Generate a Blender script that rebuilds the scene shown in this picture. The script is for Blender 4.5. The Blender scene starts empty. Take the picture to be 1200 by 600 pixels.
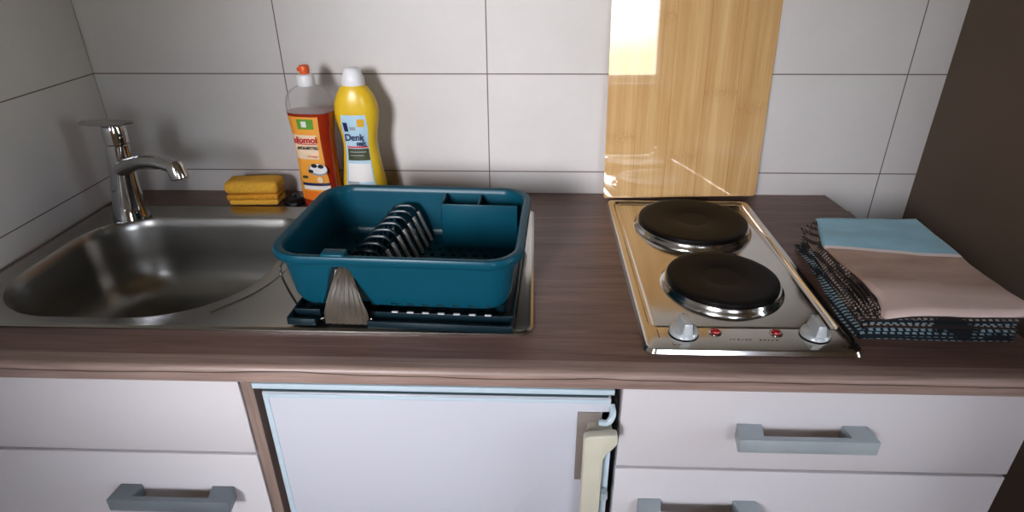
import bpy, bmesh, math, random
from mathutils import Vector, Matrix, noise
random.seed(7)
H = 0.90                      # worktop height above the floor
COL = bpy.context.scene.collection
PI = math.pi

# ------------------------------------------------------------------ materials
def srgb(r, g, b):
    f = lambda c: c/12.92 if c <= .04045 else ((c+.055)/1.055)**2.4
    return (f(r/255), f(g/255), f(b/255), 1)

def new_mat(name):
    m = bpy.data.materials.new(name); m.use_nodes = True
    nt = m.node_tree; nt.nodes.clear()
    out = nt.nodes.new('ShaderNodeOutputMaterial')
    b = nt.nodes.new('ShaderNodeBsdfPrincipled')
    nt.links.new(b.outputs[0], out.inputs[0])
    return m, nt, b

class G:
    """small node-graph helper"""
    def __init__(s, nt): s.nt = nt
    def n(s, t, **kw):
        x = s.nt.nodes.new(t)
        for k, v in kw.items(): setattr(x, k, v)
        return x
    def put(s, sock, v):
        if isinstance(v, bpy.types.NodeSocket): s.nt.links.new(v, sock)
        else: sock.default_value = v
    def math(s, op, a, b=0.0, c=0.0, clamp=False):
        x = s.n('ShaderNodeMath', operation=op); x.use_clamp = clamp
        s.put(x.inputs[0], a); s.put(x.inputs[1], b); s.put(x.inputs[2], c)
        return x.outputs[0]
    def xyz(s, kind='Object'):
        t = s.n('ShaderNodeTexCoord'); q = s.n('ShaderNodeSeparateXYZ')
        s.nt.links.new(t.outputs[kind], q.inputs[0])
        return q.outputs[0], q.outputs[1], q.outputs[2], t.outputs[kind]
    def mapped(s, scale, kind='Object', loc=(0, 0, 0), rot=(0, 0, 0)):
        t = s.n('ShaderNodeTexCoord'); m = s.n('ShaderNodeMapping')
        s.nt.links.new(t.outputs[kind], m.inputs[0])
        m.inputs['Scale'].default_value = scale; m.inputs['Location'].default_value = loc
        m.inputs['Rotation'].default_value = rot
        return m.outputs[0]
    def noise(s, vec, scale=5, detail=4, rough=.5, dist=0.0):
        x = s.n('ShaderNodeTexNoise'); s.put(x.inputs['Vector'], vec)
        x.inputs['Scale'].default_value = scale; x.inputs['Detail'].default_value = detail
        x.inputs['Roughness'].default_value = rough; x.inputs['Distortion'].default_value = dist
        return x.outputs[0]
    def ramp(s, fac, stops):
        x = s.n('ShaderNodeValToRGB'); s.put(x.inputs[0], fac)
        e = x.color_ramp.elements
        while len(e) < len(stops): e.new(.5)
        for el, (p, c) in zip(e, stops): el.position = p; el.color = c
        return x.outputs[0]
    def mix(s, fac, a, b, mode='MIX'):
        x = s.n('ShaderNodeMix', data_type='RGBA', blend_type=mode)
        s.put(x.inputs[0], fac); s.put(x.inputs[6], a); s.put(x.inputs[7], b)
        return x.outputs[2]
    def bump(s, h, strength=.2, dist=.001):
        x = s.n('ShaderNodeBump'); x.inputs['Strength'].default_value = strength
        x.inputs['Distance'].default_value = dist; s.put(x.inputs['Height'], h)
        return x.outputs[0]

def plain(name, col, rough=.5, metal=0, var=.06, nscale=30, spec=.5, coat=0, bump=0):
    m, nt, b = new_mat(name); g = G(nt)
    n = g.noise(g.mapped((1, 1, 1)), nscale, 3)
    lo = tuple(c*(1-var) for c in col[:3])+(1,); hi = tuple(min(1, c*(1+var)) for c in col[:3])+(1,)
    g.put(b.inputs['Base Color'], g.ramp(n, [(.3, lo), (.7, hi)]))
    b.inputs['Roughness'].default_value = rough; b.inputs['Metallic'].default_value = metal
    b.inputs['Specular IOR Level'].default_value = spec; b.inputs['Coat Weight'].default_value = coat
    if bump: g.put(b.inputs['Normal'], g.bump(n, bump))
    return m

def mat_tiles(axis='x'):
    m, nt, b = new_mat('wall tiles'); g = G(nt)
    x, y, z, v = g.xyz()
    u = x if axis == 'x' else y
    def line(c, off, size, w):
        t = g.math('DIVIDE', g.math('SUBTRACT', c, off), size)
        f = g.math('PINGPONG', t, .5)
        return g.math('LESS_THAN', f, w/size)
    vert = line(u, -.9554 if axis == 'x' else 0, .3958, .0011)
    hor = line(z, .2436+H, .1966, .0011)
    grout = g.math('MAXIMUM', vert, hor)
    n1 = g.noise(g.mapped((1, 1, 1)), 3.2, 3, .55)
    n2 = g.noise(g.mapped((1, 1, 1)), 60, 3, .6)
    base = g.ramp(n1, [(.25, srgb(196, 190, 187)), (.75, srgb(207, 202, 199))])
    base = g.mix(.05, base, g.ramp(n2, [(.3, srgb(180, 172, 165)), (.7, srgb(220, 216, 212))]))
    g.put(b.inputs['Base Color'], g.mix(grout, base, srgb(112, 100, 96)))
    g.put(b.inputs['Roughness'], g.math('ADD', g.math('MULTIPLY', grout, .45), .3))
    inv = g.math('SUBTRACT', 1, grout)
    g.put(b.inputs['Normal'], g.bump(g.math('ADD', inv, g.math('MULTIPLY', n1, .3)), .35, .0012))
    return m

def mat_wood(name, dark, mid, light, crack=False, rough=.38, axis=0):
    m, nt, b = new_mat(name); g = G(nt)
    sc = [14, 14, 14]; sc[axis] = .9
    v = g.mapped(tuple(sc))
    n1 = g.noise(v, 4.0, 8, .62, .8)
    sc2 = [60, 60, 60]; sc2[axis] = 2.0
    n2 = g.noise(g.mapped(tuple(sc2)), 4.0, 5, .6)
    sc3 = [3, 3, 3]; sc3[axis] = .8
    n3 = g.noise(g.mapped(tuple(sc3)), 2.0, 3, .5)
    c = g.ramp(n1, [(.30, dark), (.5, mid), (.72, light)])
    c = g.mix(.35, c, g.ramp(n2, [(.35, dark), (.65, light)]))
    c = g.mix(g.math('MULTIPLY', n3, .35), c, dark)
    if crack:
        x, y, z, _ = g.xyz()
        cn = g.n('ShaderNodeCombineXYZ'); g.put(cn.inputs[0], x)
        w = g.noise(cn.outputs[0], 3.1, 3, .5)
        zz = g.math('ADD', g.math('MULTIPLY', g.math('SUBTRACT', w, .5), .022), H-.0095)
        d = g.math('ABSOLUTE', g.math('SUBTRACT', z, zz))
        thick = g.math('MULTIPLY', g.noise(cn.outputs[0], 9, 2, .5), .0016)
        k = g.math('MULTIPLY', g.math('LESS_THAN', d, thick), g.math('LESS_THAN', z, H-.003))
        c = g.mix(g.math('MULTIPLY', k, .85), c, srgb(38, 22, 20))
    g.put(b.inputs['Base Color'], c)
    b.inputs['Roughness'].default_value = rough
    g.put(b.inputs['Normal'], g.bump(n2, .12, .0006))
    return m

def mat_steel(name, col=(.55, .54, .52, 1), rough=.28, axis=0, aniso=.5, bump=.04):
    m, nt, b = new_mat(name); g = G(nt)
    sc = [180, 180, 180]; sc[axis] = 4
    n = g.noise(g.mapped(tuple(sc)), 3, 3, .6)
    big = g.noise(g.mapped((1, 1, 1)), 7, 4, .6)
    lo = tuple(c*.86 for c in col[:3])+(1,)
    g.put(b.inputs['Base Color'], g.mix(.5, g.ramp(n, [(.3, lo), (.7, col)]), g.ramp(big, [(.3, lo), (.7, col)])))
    b.inputs['Metallic'].default_value = 1
    g.put(b.inputs['Roughness'], g.math('ADD', g.math('MULTIPLY', big, .12), rough-.06))
    g.put(b.inputs['Normal'], g.bump(n, bump, .0004))
    return m

def mat_bamboo():
    m, nt, b = new_mat('bamboo print under glass'); g = G(nt)
    x, y, z, v = g.xyz()
    # planks of about 6 cm running upward
    idx = g.math('FLOOR', g.math('DIVIDE', g.math('ADD', x, .012), .0625))
    wn = g.n('ShaderNodeTexWhiteNoise', noise_dimensions='1D'); g.put(wn.inputs['W'], idx)
    plank = g.ramp(wn.outputs[0], [(0, srgb(196, 156, 104)), (.5, srgb(206, 168, 116)), (1, srgb(214, 176, 124))])
    n = g.noise(g.mapped((70, 70, 1.6)), 3, 5, .6)
    n2 = g.noise(g.mapped((14, 14, 1.1)), 3, 4, .5, .4)
    c = g.mix(.45, plank, g.ramp(n, [(.3, srgb(176, 132, 80)), (.7, srgb(224, 190, 140))]))
    c = g.mix(.35, c, g.ramp(n2, [(.35, srgb(184, 140, 86)), (.65, srgb(222, 188, 140))]))
    # nodes (the speckled knuckle bands)
    off = g.math('MULTIPLY', wn.outputs[0], 3.7)
    band = g.math('ABSOLUTE', g.math('SUBTRACT', g.math('FRACT', g.math('ADD', g.math('DIVIDE', z, .36), off)), .5))
    bm_ = g.math('SUBTRACT', 1, g.math('DIVIDE', band, .055), clamp=True)
    sp = g.math('GREATER_THAN', g.noise(g.mapped((300, 300, 60)), 3, 2, .6), .52)
    c = g.mix(g.math('MULTIPLY', g.math('MULTIPLY', bm_, sp), .35), c, srgb(160, 112, 62))
    edge = g.math('LESS_THAN', g.math('PINGPONG', g.math('DIVIDE', g.math('ADD', x, .012), .0625), .5), .012)
    c = g.mix(g.math('MULTIPLY', edge, .4), c, srgb(150, 104, 60))
    g.put(b.inputs['Base Color'], c)
    b.inputs['Roughness'].default_value = .03
    b.inputs['Specular IOR Level'].default_value = .75
    b.inputs['Coat Weight'].default_value = 1; b.inputs['Coat IOR'].default_value = 1.75; b.inputs['Coat Roughness'].default_value = .015
    return m

def mat_check(name, a, bcol, c2, scale=90):
    m, nt, b = new_mat(name); g = G(nt)
    x, y, z, v = g.xyz()
    sy_ = g.math('GREATER_THAN', g.math('FRACT', g.math('MULTIPLY', y, scale)), .48)
    sx_ = g.math('GREATER_THAN', g.math('FRACT', g.math('MULTIPLY', x, scale*.8)), .42)
    n = g.noise(g.mapped((1, 1, 1)), 22, 3, .6)
    chk = g.mix(g.math('MULTIPLY', sx_, sy_), a, bcol)
    c = g.mix(g.ramp(n, [(.52, (0, 0, 0, 1)), (.60, (1, 1, 1, 1))]), chk, c2)
    g.put(b.inputs['Base Color'], c); b.inputs['Roughness'].default_value = .9
    g.put(b.inputs['Normal'], g.bump(g.noise(g.mapped((1, 1, 1)), 400, 2), .5, .0006))
    return m

def mat_towel():
    m, nt, b = new_mat('striped towel cloth'); g = G(nt)
    x, y, z, v = g.xyz()
    yy = g.math('ADD', y, g.math('MULTIPLY', x, .14))
    weave = g.noise(g.mapped((1, 1, 1)), 600, 2)
    soft = g.noise(g.mapped((2, 6, 1)), 4, 4, .6)
    blue = g.ramp(soft, [(.3, srgb(126, 182, 206)), (.7, srgb(154, 206, 226))])
    tan = g.ramp(soft, [(.3, srgb(156, 124, 104)), (.7, srgb(190, 158, 138))])
    white = srgb(232, 222, 222)
    pink = srgb(222, 198, 190)
    c = g.mix(g.math('LESS_THAN', yy, .040), blue, white)
    c = g.mix(g.math('LESS_THAN', yy, .031), c, tan)
    fr = g.math('MULTIPLY', g.math('SUBTRACT', -.055, yy), 25, clamp=True)
    c = g.mix(fr, c, pink)
    g.put(b.inputs['Base Color'], c); b.inputs['Roughness'].default_value = .92
    b.inputs['Sheen Weight'].default_value = .25
    g.put(b.inputs['Normal'], g.bump(g.math('ADD', g.math('MULTIPLY', weave, .5), soft), .5, .0012))
    return m

M = {}
M['tiles'] = mat_tiles('x'); M['tiles_side'] = mat_tiles('y')
M['paint'] = plain('cream wall paint', srgb(160, 140, 114), .85, var=.03, nscale=6)
M['paint_brown'] = plain('brown side wall paint', srgb(108, 92, 80), .85, var=.04, nscale=6)
M['ceiling'] = plain('ceiling paint', srgb(162, 146, 122), .9, var=.02)
M['floor'] = mat_wood('floor planks', srgb(120, 92, 66), srgb(150, 118, 88), srgb(172, 140, 108), rough=.5, axis=1)
M['worktop'] = mat_wood('brown wood laminate', srgb(82, 60, 54), srgb(116, 90, 81), srgb(142, 115, 105), rough=.36)
M['worktop_edge_lit'] = mat_wood('worktop laminate lit front edge', srgb(112, 92, 84), srgb(142, 120, 110), srgb(166, 144, 134), crack=True, rough=.42)  # same laminate, lightened to paint the light on the front face
M['upright'] = mat_wood('upright wood edge', srgb(96, 80, 72), srgb(128, 108, 98), srgb(150, 130, 118), rough=.5, axis=2)
M['dark_gap'] = plain('dark gap board', srgb(26, 24, 26), .7)
M['cabinet'] = plain('cream white cabinet front', srgb(196, 191, 192), .34, var=.02, nscale=4)
M['carcass'] = plain('cabinet carcass', srgb(120, 112, 106), .6)
M['satin'] = plain('satin aluminium', srgb(168, 178, 182), .36, metal=.35, var=.06, nscale=20)
M['satin_dark'] = plain('dull aluminium', srgb(122, 130, 136), .4, metal=.35, var=.06, nscale=20)
M['fridge'] = plain('white fridge enamel', srgb(182, 182, 189), .3, var=.015, nscale=3)
M['fridge_edge'] = plain('pale blue fridge edging', srgb(172, 186, 194), .3, var=.02)
M['fridge_handle'] = plain('yellowed beige plastic', srgb(184, 180, 163), .38, var=.04)
M['door_strip'] = plain('brown grey strip', srgb(122, 112, 106), .5)
M['seal_gap'] = plain('dark green seal_gap', srgb(40, 58, 62), .5)
M['steel'] = mat_steel('brushed sink steel', (.46, .45, .42, 1), .24)
M['bowl'] = mat_steel('sink bowl steel', (.36, .35, .33, 1), .30, bump=.03)
M['hob'] = mat_steel('hob steel', (.72, .69, .65, 1), .15, axis=0)
M['chrome'] = plain('chrome', (.62, .62, .63, 1), .07, metal=1, var=.02)
M['chrome_dull'] = plain('ring steel', (.55, .54, .53, 1), .16, metal=1, var=.04)
M['iron'] = plain('black cast iron', srgb(16, 13, 14), .4, var=.2, nscale=60, spec=.12)
M['knob'] = plain('silver grey knob plastic', srgb(186, 190, 192), .28, var=.02, metal=.25)
M['black'] = plain('black plastic', srgb(14, 14, 16), .3)
M['red'] = plain('red lamp lens', srgb(150, 24, 30), .12, coat=.6)
M['ink'] = plain('grey printed marks', srgb(62, 52, 46), .6)
M['teal'] = plain('petrol blue plastic', srgb(11, 68, 84), .3, var=.05, nscale=8, spec=.16)
M['teal_dark'] = plain('dark petrol plastic', srgb(8, 30, 38), .35, var=.05, nscale=8, spec=.35)
M['pale_bar'] = plain('light grey bar', srgb(190, 186, 186), .3)  # pale tone for painted highlights, glints and slot bars
M['taupe'] = plain('taupe ribbed panel', srgb(98, 88, 76), .35, var=.2, nscale=60)
M['sponge'] = plain('yellow sponge foam', srgb(226, 172, 62), .95, var=.1, nscale=200, bump=.6)
M['sponge2'] = plain('orange yellow sponge cloth', srgb(216, 152, 44), .95, var=.1, nscale=160, bump=.6)
M['white_plastic'] = plain('white plastic cap', srgb(226, 224, 226), .35, var=.02)
M['orange'] = plain('orange nozzle', srgb(226, 96, 38), .35, var=.03)
M['yellow'] = plain('yellow bottle plastic', srgb(222, 184, 44), .3, var=.03, nscale=8)
M['bamboo'] = mat_bamboo()
M['glass_edge'] = plain('board edge', srgb(170, 150, 110), .15)
M['towel'] = mat_towel()
M['check'] = mat_check('dark checked tea towel cloth', srgb(30, 38, 46), srgb(150, 176, 186), srgb(22, 26, 32), 130)
M['check2'] = mat_check('brown checked tea towel cloth', srgb(52, 40, 38), srgb(176, 160, 150), srgb(46, 36, 34), 150)
M['window_white'] = plain('white window frame', srgb(232, 232, 232), .4, var=.01)
def flat(name, r, g_, b_, rough=.45): return plain(name, srgb(r, g_, b_), rough, var=.02)
M['l_orange'] = flat('label orange', 232, 160, 62); M['l_green'] = flat('label green', 96, 150, 52)
M['l_white'] = flat('label white', 226, 222, 218); M['l_red'] = flat('label red', 196, 36, 40)
M['l_pink'] = flat('label pale peach', 232, 206, 176); M['l_dorange'] = flat('label deep orange', 232, 122, 30)
M['l_black'] = flat('label black', 30, 28, 32); M['l_navy'] = flat('label navy', 26, 38, 84)
M['l_blue'] = flat('label pale blue', 172, 200, 214); M['l_moss'] = flat('label moss green', 62, 66, 34)
M['l_grey'] = flat('label grey', 150, 156, 160); M['l_gold'] = flat('label gold', 214, 160, 30)

def mat_clear(name, col, rough=.05, trans=1.0, ior=1.3, alpha=1.0):
    m, nt, b = new_mat(name)
    b.inputs['Base Color'].default_value = col
    b.inputs['Transmission Weight'].default_value = trans
    b.inputs['Roughness'].default_value = rough; b.inputs['IOR'].default_value = ior
    b.inputs['Alpha'].default_value = alpha
    return m
M['clear'] = mat_clear('clear bottle plastic', (.86, .87, .88, 1), .06, .9, 1.12, .38)
M['amber'] = plain('amber washing up liquid', srgb(150, 44, 16), .12, var=.05, coat=.5)

# ------------------------------------------------------------------ mesh tools
def link_mesh(name, bm, mat, parent=None, smooth=35, loc=None):
    bmesh.ops.recalc_face_normals(bm, faces=bm.faces)
    me = bpy.data.meshes.new(name); bm.to_mesh(me); bm.free()
    mats = mat if isinstance(mat, (list, tuple)) else [mat]
    for mm in mats: me.materials.append(mm)
    if smooth:
        for p in me.polygons: p.use_smooth = True
        me.set_sharp_from_angle(angle=math.radians(smooth))
    o = bpy.data.objects.new(name, me); COL.objects.link(o)
    if parent: o.parent = parent
    if loc: o.location = loc
    return o

def thing(name, label, cat, loc, rotz=0, group=None):
    o = bpy.data.objects.new(name, None); COL.objects.link(o)
    o.empty_display_size = .05
    o.location = loc; o.rotation_euler = (0, 0, rotz)
    o['label'] = label; o['category'] = cat
    if group: o['group'] = group
    return o

def tag(o, label, cat, group=None):
    o['label'] = label; o['category'] = cat
    if group: o['group'] = group
    return o

def struct(o):
    o['kind'] = 'structure'; return o

def box(bm, x0, x1, y0, y1, z0, z1, r=0, seg=2, mi=0):
    t = bmesh.new()
    bmesh.ops.create_cube(t, size=1)
    for v in t.verts:
        v.co = Vector((x0+(v.co.x+.5)*(x1-x0), y0+(v.co.y+.5)*(y1-y0), z0+(v.co.z+.5)*(z1-z0)))
    if r: bmesh.ops.bevel(t, geom=list(t.edges), offset=r, segments=seg, profile=.5, affect='EDGES', clamp_overlap=True)
    return merge(bm, t, mi)

def merge(bm, t, mi=0, mat=None):
    mp = {}
    for v in t.verts: mp[v] = bm.verts.new(mat @ v.co if mat else v.co)
    for f in t.faces:
        nf = bm.faces.new([mp[v] for v in f.verts]); nf.material_index = mi
    t.free(); return bm

def loft(bm, rings, cap0=True, cap1=True, closed=True, mi=0):
    rs = [[bm.verts.new(p) for p in r] for r in rings]
    n = len(rs[0])
    for a, b in zip(rs, rs[1:]):
        for i in range(n if closed else n-1):
            j = (i+1) % n
            f = bm.faces.new((a[i], a[j], b[j], b[i])); f.material_index = mi
    if cap0: bm.faces.new(rs[0][::-1]).material_index = mi
    if cap1: bm.faces.new(rs[-1]).material_index = mi
    return rs

def lathe(bm, prof, cx=0, cy=0, seg=48, sx=1, sy=1, cap=True, mi=0):
    rings = [[(cx+r*sx*math.cos(2*PI*i/seg), cy+r*sy*math.sin(2*PI*i/seg), z) for i in range(seg)] for r, z in prof]
    loft(bm, rings, cap, cap, mi=mi)

def rrect(x0, x1, y0, y1, r, n=8):
    """rounded rectangle, radii order: (x1,y1) (x0,y1) (x0,y0) (x1,y0)"""
    if not isinstance(r, (list, tuple)): r = [r]*4
    pts = []
    for k, (cx, cy, a0) in enumerate(((x1, y1, 0), (x0, y1, 90), (x0, y0, 180), (x1, y0, 270))):
        rr = r[k]; sx = -1 if k in (0, 3) else 1; sy = -1 if k in (0, 1) else 1
        for i in range(n+1):
            a = math.radians(a0+90*i/n)
            pts.append((cx+sx*rr+rr*math.cos(a), cy+sy*rr+rr*math.sin(a)))
    return pts

def ring(pts, z): return [(x, y, z) for x, y in pts]

def tube(bm, pts, rad, seg=12, cap=True, flat_=1.0, mi=0):
    pts = [Vector(p) for p in pts]
    if not isinstance(rad, (list, tuple)): rad = [rad]*len(pts)
    rings = []; up = Vector((0, 0, 1))
    for i, p in enumerate(pts):
        d = (pts[min(i+1, len(pts)-1)]-pts[max(i-1, 0)]).normalized()
        if abs(d.dot(up)) > .98: s = Vector((1, 0, 0))
        else: s = d.cross(up).normalized()
        w = s.cross(d).normalized()
        rings.append([p+s*math.cos(2*PI*k/seg)*rad[i]+w*math.sin(2*PI*k/seg)*rad[i]*flat_ for k in range(seg)])
    loft(bm, rings, cap, cap, mi=mi)

def spline(pts, n=8):
    P = [Vector(p) for p in pts]; out = []
    Q = [P[0]*2-P[1]]+P+[P[-1]*2-P[-2]]
    for i in range(1, len(Q)-2):
        for k in range(n):
            t = k/n
            out.append(.5*((2*Q[i])+(Q[i+1]-Q[i-1])*t+(2*Q[i-1]-5*Q[i]+4*Q[i+1]-Q[i+2])*t*t+(3*Q[i]-Q[i-1]-3*Q[i+1]+Q[i+2])*t**3))
    out.append(P[-1]); return out

def cut(o, cutter_bm):
    """boolean-subtract a temporary mesh from o and keep only the result"""
    bmesh.ops.recalc_face_normals(cutter_bm, faces=cutter_bm.faces)
    me = bpy.data.meshes.new('tmp'); cutter_bm.to_mesh(me); cutter_bm.free()
    c = bpy.data.objects.new('tmp', me); COL.objects.link(c)
    c.parent = o.parent
    md = o.modifiers.new('b', 'BOOLEAN'); md.object = c; md.operation = 'DIFFERENCE'; md.solver = 'EXACT'
    bpy.context.view_layer.update()
    dg = bpy.context.evaluated_depsgraph_get()
    nm = bpy.data.meshes.new_from_object(o.evaluated_get(dg))
    o.modifiers.clear(); old = o.data; o.data = nm; nm.name = o.name
    bpy.data.objects.remove(c); bpy.data.meshes.remove(me)
    for p in nm.polygons: p.use_smooth = True
    nm.set_sharp_from_angle(angle=math.radians(35))

def text_mesh(name, txt, size, mat, parent, matrix, extrude=.0002, bold=0.0, squeeze=1.0):
    cu = bpy.data.curves.new(name, 'FONT'); cu.body = txt; cu.size = size; cu.extrude = extrude; cu.offset = bold
    cu.align_x = 'CENTER'; cu.align_y = 'CENTER'
    t = bpy.data.objects.new('tmp', cu); COL.objects.link(t)
    bpy.context.view_layer.update()
    me = bpy.data.meshes.new_from_object(t.evaluated_get(bpy.context.evaluated_depsgraph_get()))
    bpy.data.objects.remove(t)
    me.transform(matrix @ Matrix.Diagonal((squeeze, 1, 1, 1)))
    me.materials.clear(); me.materials.append(mat); me.name = name
    o = bpy.data.objects.new(name, me); COL.objects.link(o); o.parent = parent
    return o

# ------------------------------------------------------------------ room shell
XL, XR = -1.335, .304          # niche side walls
RX0, RX1, RY = -2.6, 1.75, -3.3
ZC = 2.5
def sbox(name, mat, *a):
    bm = bmesh.new(); box(bm, *a); return struct(link_mesh(name, bm, mat, smooth=0))
sbox('wall_back', M['tiles'], XL-.4, XR+.4, 0, .12, 0, ZC)
sbox('wall_left', M['tiles_side'], XL-.14, XL, -1.9, 0, 0, ZC)  # runs forward out of view, lengthened to shade the front left
sbox('wall_right', M['paint_brown'], XR, XR+.14, -.68, 0, 0, ZC)
sbox('wall_room_left_return', M['paint'], RX0-.1, XL-.14, -.68, -.58, 0, ZC)
sbox('wall_room_right_return', M['paint'], XR+.14, RX1+.1, -.68, -.58, 0, ZC)
sbox('wall_room_left', M['paint'], RX0-.12, RX0, RY, -.68, 0, ZC)
sbox('floor', M['floor'], RX0-.12, RX1+.12, RY-.12, .12, -.1, 0)
sbox('ceiling', M['ceiling'], RX0-.12, RX1+.12, RY-.12, .12, ZC, ZC+.1)

def wall_with_windows(name, mat, axis, pos, thick, a0, a1, holes):
    """wall slab along an axis with rectangular window openings [(u0,u1,z0,z1)]"""
    bm = bmesh.new()
    us = sorted({a0, a1, *[h[0] for h in holes], *[h[1] for h in holes]})
    for u0, u1 in zip(us, us[1:]):
        um = (u0+u1)/2; hs = [h for h in holes if h[0] < um < h[1]]
        cuts_ = [0]+[q for h in sorted(hs, key=lambda h: h[2]) for q in (h[2], h[3])]+[ZC]
        segs = list(zip(cuts_[::2], cuts_[1::2]))
        for z0, z1 in segs:
            if axis == 'x': box(bm, u0, u1, pos-thick, pos, z0, z1)
            else: box(bm, pos, pos+thick, u0, u1, z0, z1)
    return struct(link_mesh(name, bm, mat, smooth=0))

WIN = [('x', RY, .02, .68, .94, 2.0), ('x', RY, -1.95, -1.15, 1.35, 2.25)]
wall_with_windows('wall_front', M['paint'], 'x', RY, .12, RX0-.12, RX1+.12, [w[2:] for w in WIN])
WR = ('y', RX1, -1.6, -.9, .45, 1.8)
wall_with_windows('wall_room_right', M['paint'], 'y', RX1, .12, RY, -.68, [WR[2:]])

def window(n, axis, pos, u0, u1, z0, z1):
    bm = bmesh.new(); w = .05
    def bb(a, b, c, d):
        if axis == 'x': box(bm, a, b, pos-.09, pos-.03, c, d, .004)
        else: box(bm, pos+.03, pos+.09, a, b, c, d, .004)
    bb(u0, u1, z0, z0+w); bb(u0, u1, z1-w, z1); bb(u0, u0+w, z0+w, z1-w); bb(u1-w, u1, z0+w, z1-w)
    struct(link_mesh('window_%d' % n, bm, M['window_white'], smooth=0))
    bm = bmesh.new()
    if axis == 'x': box(bm, u0-.03, u1+.03, pos-.03, pos+.05, z0-.03, z0-.002, .004)
    else: box(bm, pos-.05, pos+.03, u0-.03, u1+.03, z0-.03, z0-.002, .004)
    struct(link_mesh('trim_%d' % n, bm, M['window_white'], smooth=0))
    L = bpy.data.lights.new('window portal', 'AREA'); L.shape = 'RECTANGLE'
    L.size = u1-u0; L.size_y = z1-z0; L.cycles.is_portal = True
    o = bpy.data.objects.new('window portal', L); COL.objects.link(o)
    if axis == 'x':
        o.location = ((u0+u1)/2, pos-.1, (z0+z1)/2); o.rotation_euler = (PI/2, 0, PI)
    else:
        o.location = (pos+.1, (u0+u1)/2, (z0+z1)/2); o.rotation_euler = (PI/2, 0, PI/2)
for i, w in enumerate(WIN+[WR]): window(i+1, *w)

# ------------------------------------------------------------------ worktop
SX0, SX1, SY0, SY1 = -1.322, -.466, -.522, -.095      # sink outer edge
bm = bmesh.new()
cx0, cx1 = XL+.002, .133
def slant(bm_):
    for v_ in bm_.verts:
        if v_.co.x > cx1-1e-4: v_.co.x = cx1-.105*v_.co.y
hx0, hx1, hy0, hy1 = SX0+.02, SX1-.02, SY0+.02, SY1-.02
T = .026
gx = [cx0, hx0, hx1, cx1]; gy = [-.575, hy0, hy1, -.001]
for i in range(3):
    for j in range(3):
        if i == 1 and j == 1: continue
        box(bm, gx[i], gx[i+1], gy[j], gy[j+1], H-T, H)
bmesh.ops.remove_doubles(bm, verts=bm.verts, dist=1e-6)
# drop the inner walls between neighbouring slabs
seen = {}
for f in bm.faces: seen.setdefault(tuple(sorted(v.index for v in f.verts)), [])
bm.verts.index_update(); seen = {}
for f in bm.faces: seen.setdefault(tuple(sorted(v.index for v in f.verts)), []).append(f)
bmesh.ops.delete(bm, geom=[f for fs in seen.values() if len(fs) > 1 for f in fs], context='FACES_ONLY')
slant(bm)
worktop = tag(link_mesh('worktop', bm, M['worktop'], smooth=0),
              'dark brown wood-look laminate kitchen worktop running under sink and hob', 'worktop')
bm = bmesh.new()      # rounded front edge
prof = [(-.575, 0)]
for i in range(9):
    a = PI/2*i/8
    prof.append((-.592-.008*math.sin(a), -.008+.008*math.cos(a)))
prof += [(-.600, -T+.003), (-.597, -T), (-.575, -T)]
loft(bm, [[(x, y, H+z) for y, z in prof] for x in [cx0+(cx1-cx0)*k/12 for k in range(13)]])
slant(bm)
link_mesh('front_edge', bm, M['worktop_edge_lit'], worktop, smooth=40)

# ------------------------------------------------------------------ cabinets
def bar_handle(parent, x0, x1, ztop, yf, mat, name='handle'):
    """bow handle: two solid end blocks and a front bar; yf = face of the front"""
    bm = bmesh.new(); d = .031; h = .022; e = .033
    xs = [x0, x0+e, x1-e, x1]
    out = [(x0+.004, yf), (x0, yf-d), (x1, yf-d), (x1-.004, yf), (x1-e-.004, yf), (x1-e, yf-d+.009), (x0+e, yf-d+.009), (x0+e+.004, yf)]
    a = [bm.verts.new((x, y, ztop)) for x, y in out]; b = [bm.verts.new((x, y, ztop-h)) for x, y in out]
    bm.faces.new(a); bm.faces.new(b[::-1])
    for i in range(8): bm.faces.new((a[i], b[i], b[(i+1) % 8], a[(i+1) % 8]))
    bmesh.ops.recalc_face_normals(bm, faces=bm.faces)
    bmesh.ops.bevel(bm, geom=list(bm.edges), offset=.0012, segments=2, affect='EDGES', profile=.5)
    return link_mesh(name, bm, mat, parent)

FY = -.575
def panel(name, parent, ox, oy, x0, x1, z0, z1, mat='cabinet'):
    bm = bmesh.new(); box(bm, x0-ox, x1-ox, FY-oy, FY+.018-oy, z0, z1, .0018)
    return link_mesh(name, bm, M[mat], parent)

# left (sink) cabinet
lc = thing('base_cabinet', 'cream sink cabinet left of the fridge with blank top panel and grey bar handle', 'cabinet', (-1.09, -.3, 0))
bm = bmesh.new()
box(bm, XL+.004+1.09, -.862+1.09, FY+.02+.3, -.02+.3, .1, H-.20)
box(bm, XL+.004+1.09, -.862+1.09, FY+.02+.3, FY+.035+.3, H-.20, H-T-.001)
box(bm, XL+.02+1.09, -.87+1.09, FY+.07+.3, FY+.09+.3, 0, .1)
link_mesh('carcass', bm, M['carcass'], lc, smooth=0)
panel('false_drawer_front', lc, -1.09, -.3, XL+.004, -.8575, H-.1715, H-.0275)
dr = panel('door', lc, -1.09, -.3, XL+.004, -.8575, .10, H-.1765)
bar_handle(dr, -1.079+1.09, -.900+1.09, H-.239, FY+.3, M['satin_dark'])
bm = bmesh.new(); box(bm, -.8555+1.09, -.8395+1.09, FY+.002+.3, -.02+.3, 0, H-T-.001, .001)
link_mesh('side_panel', bm, M['upright'], lc)

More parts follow.
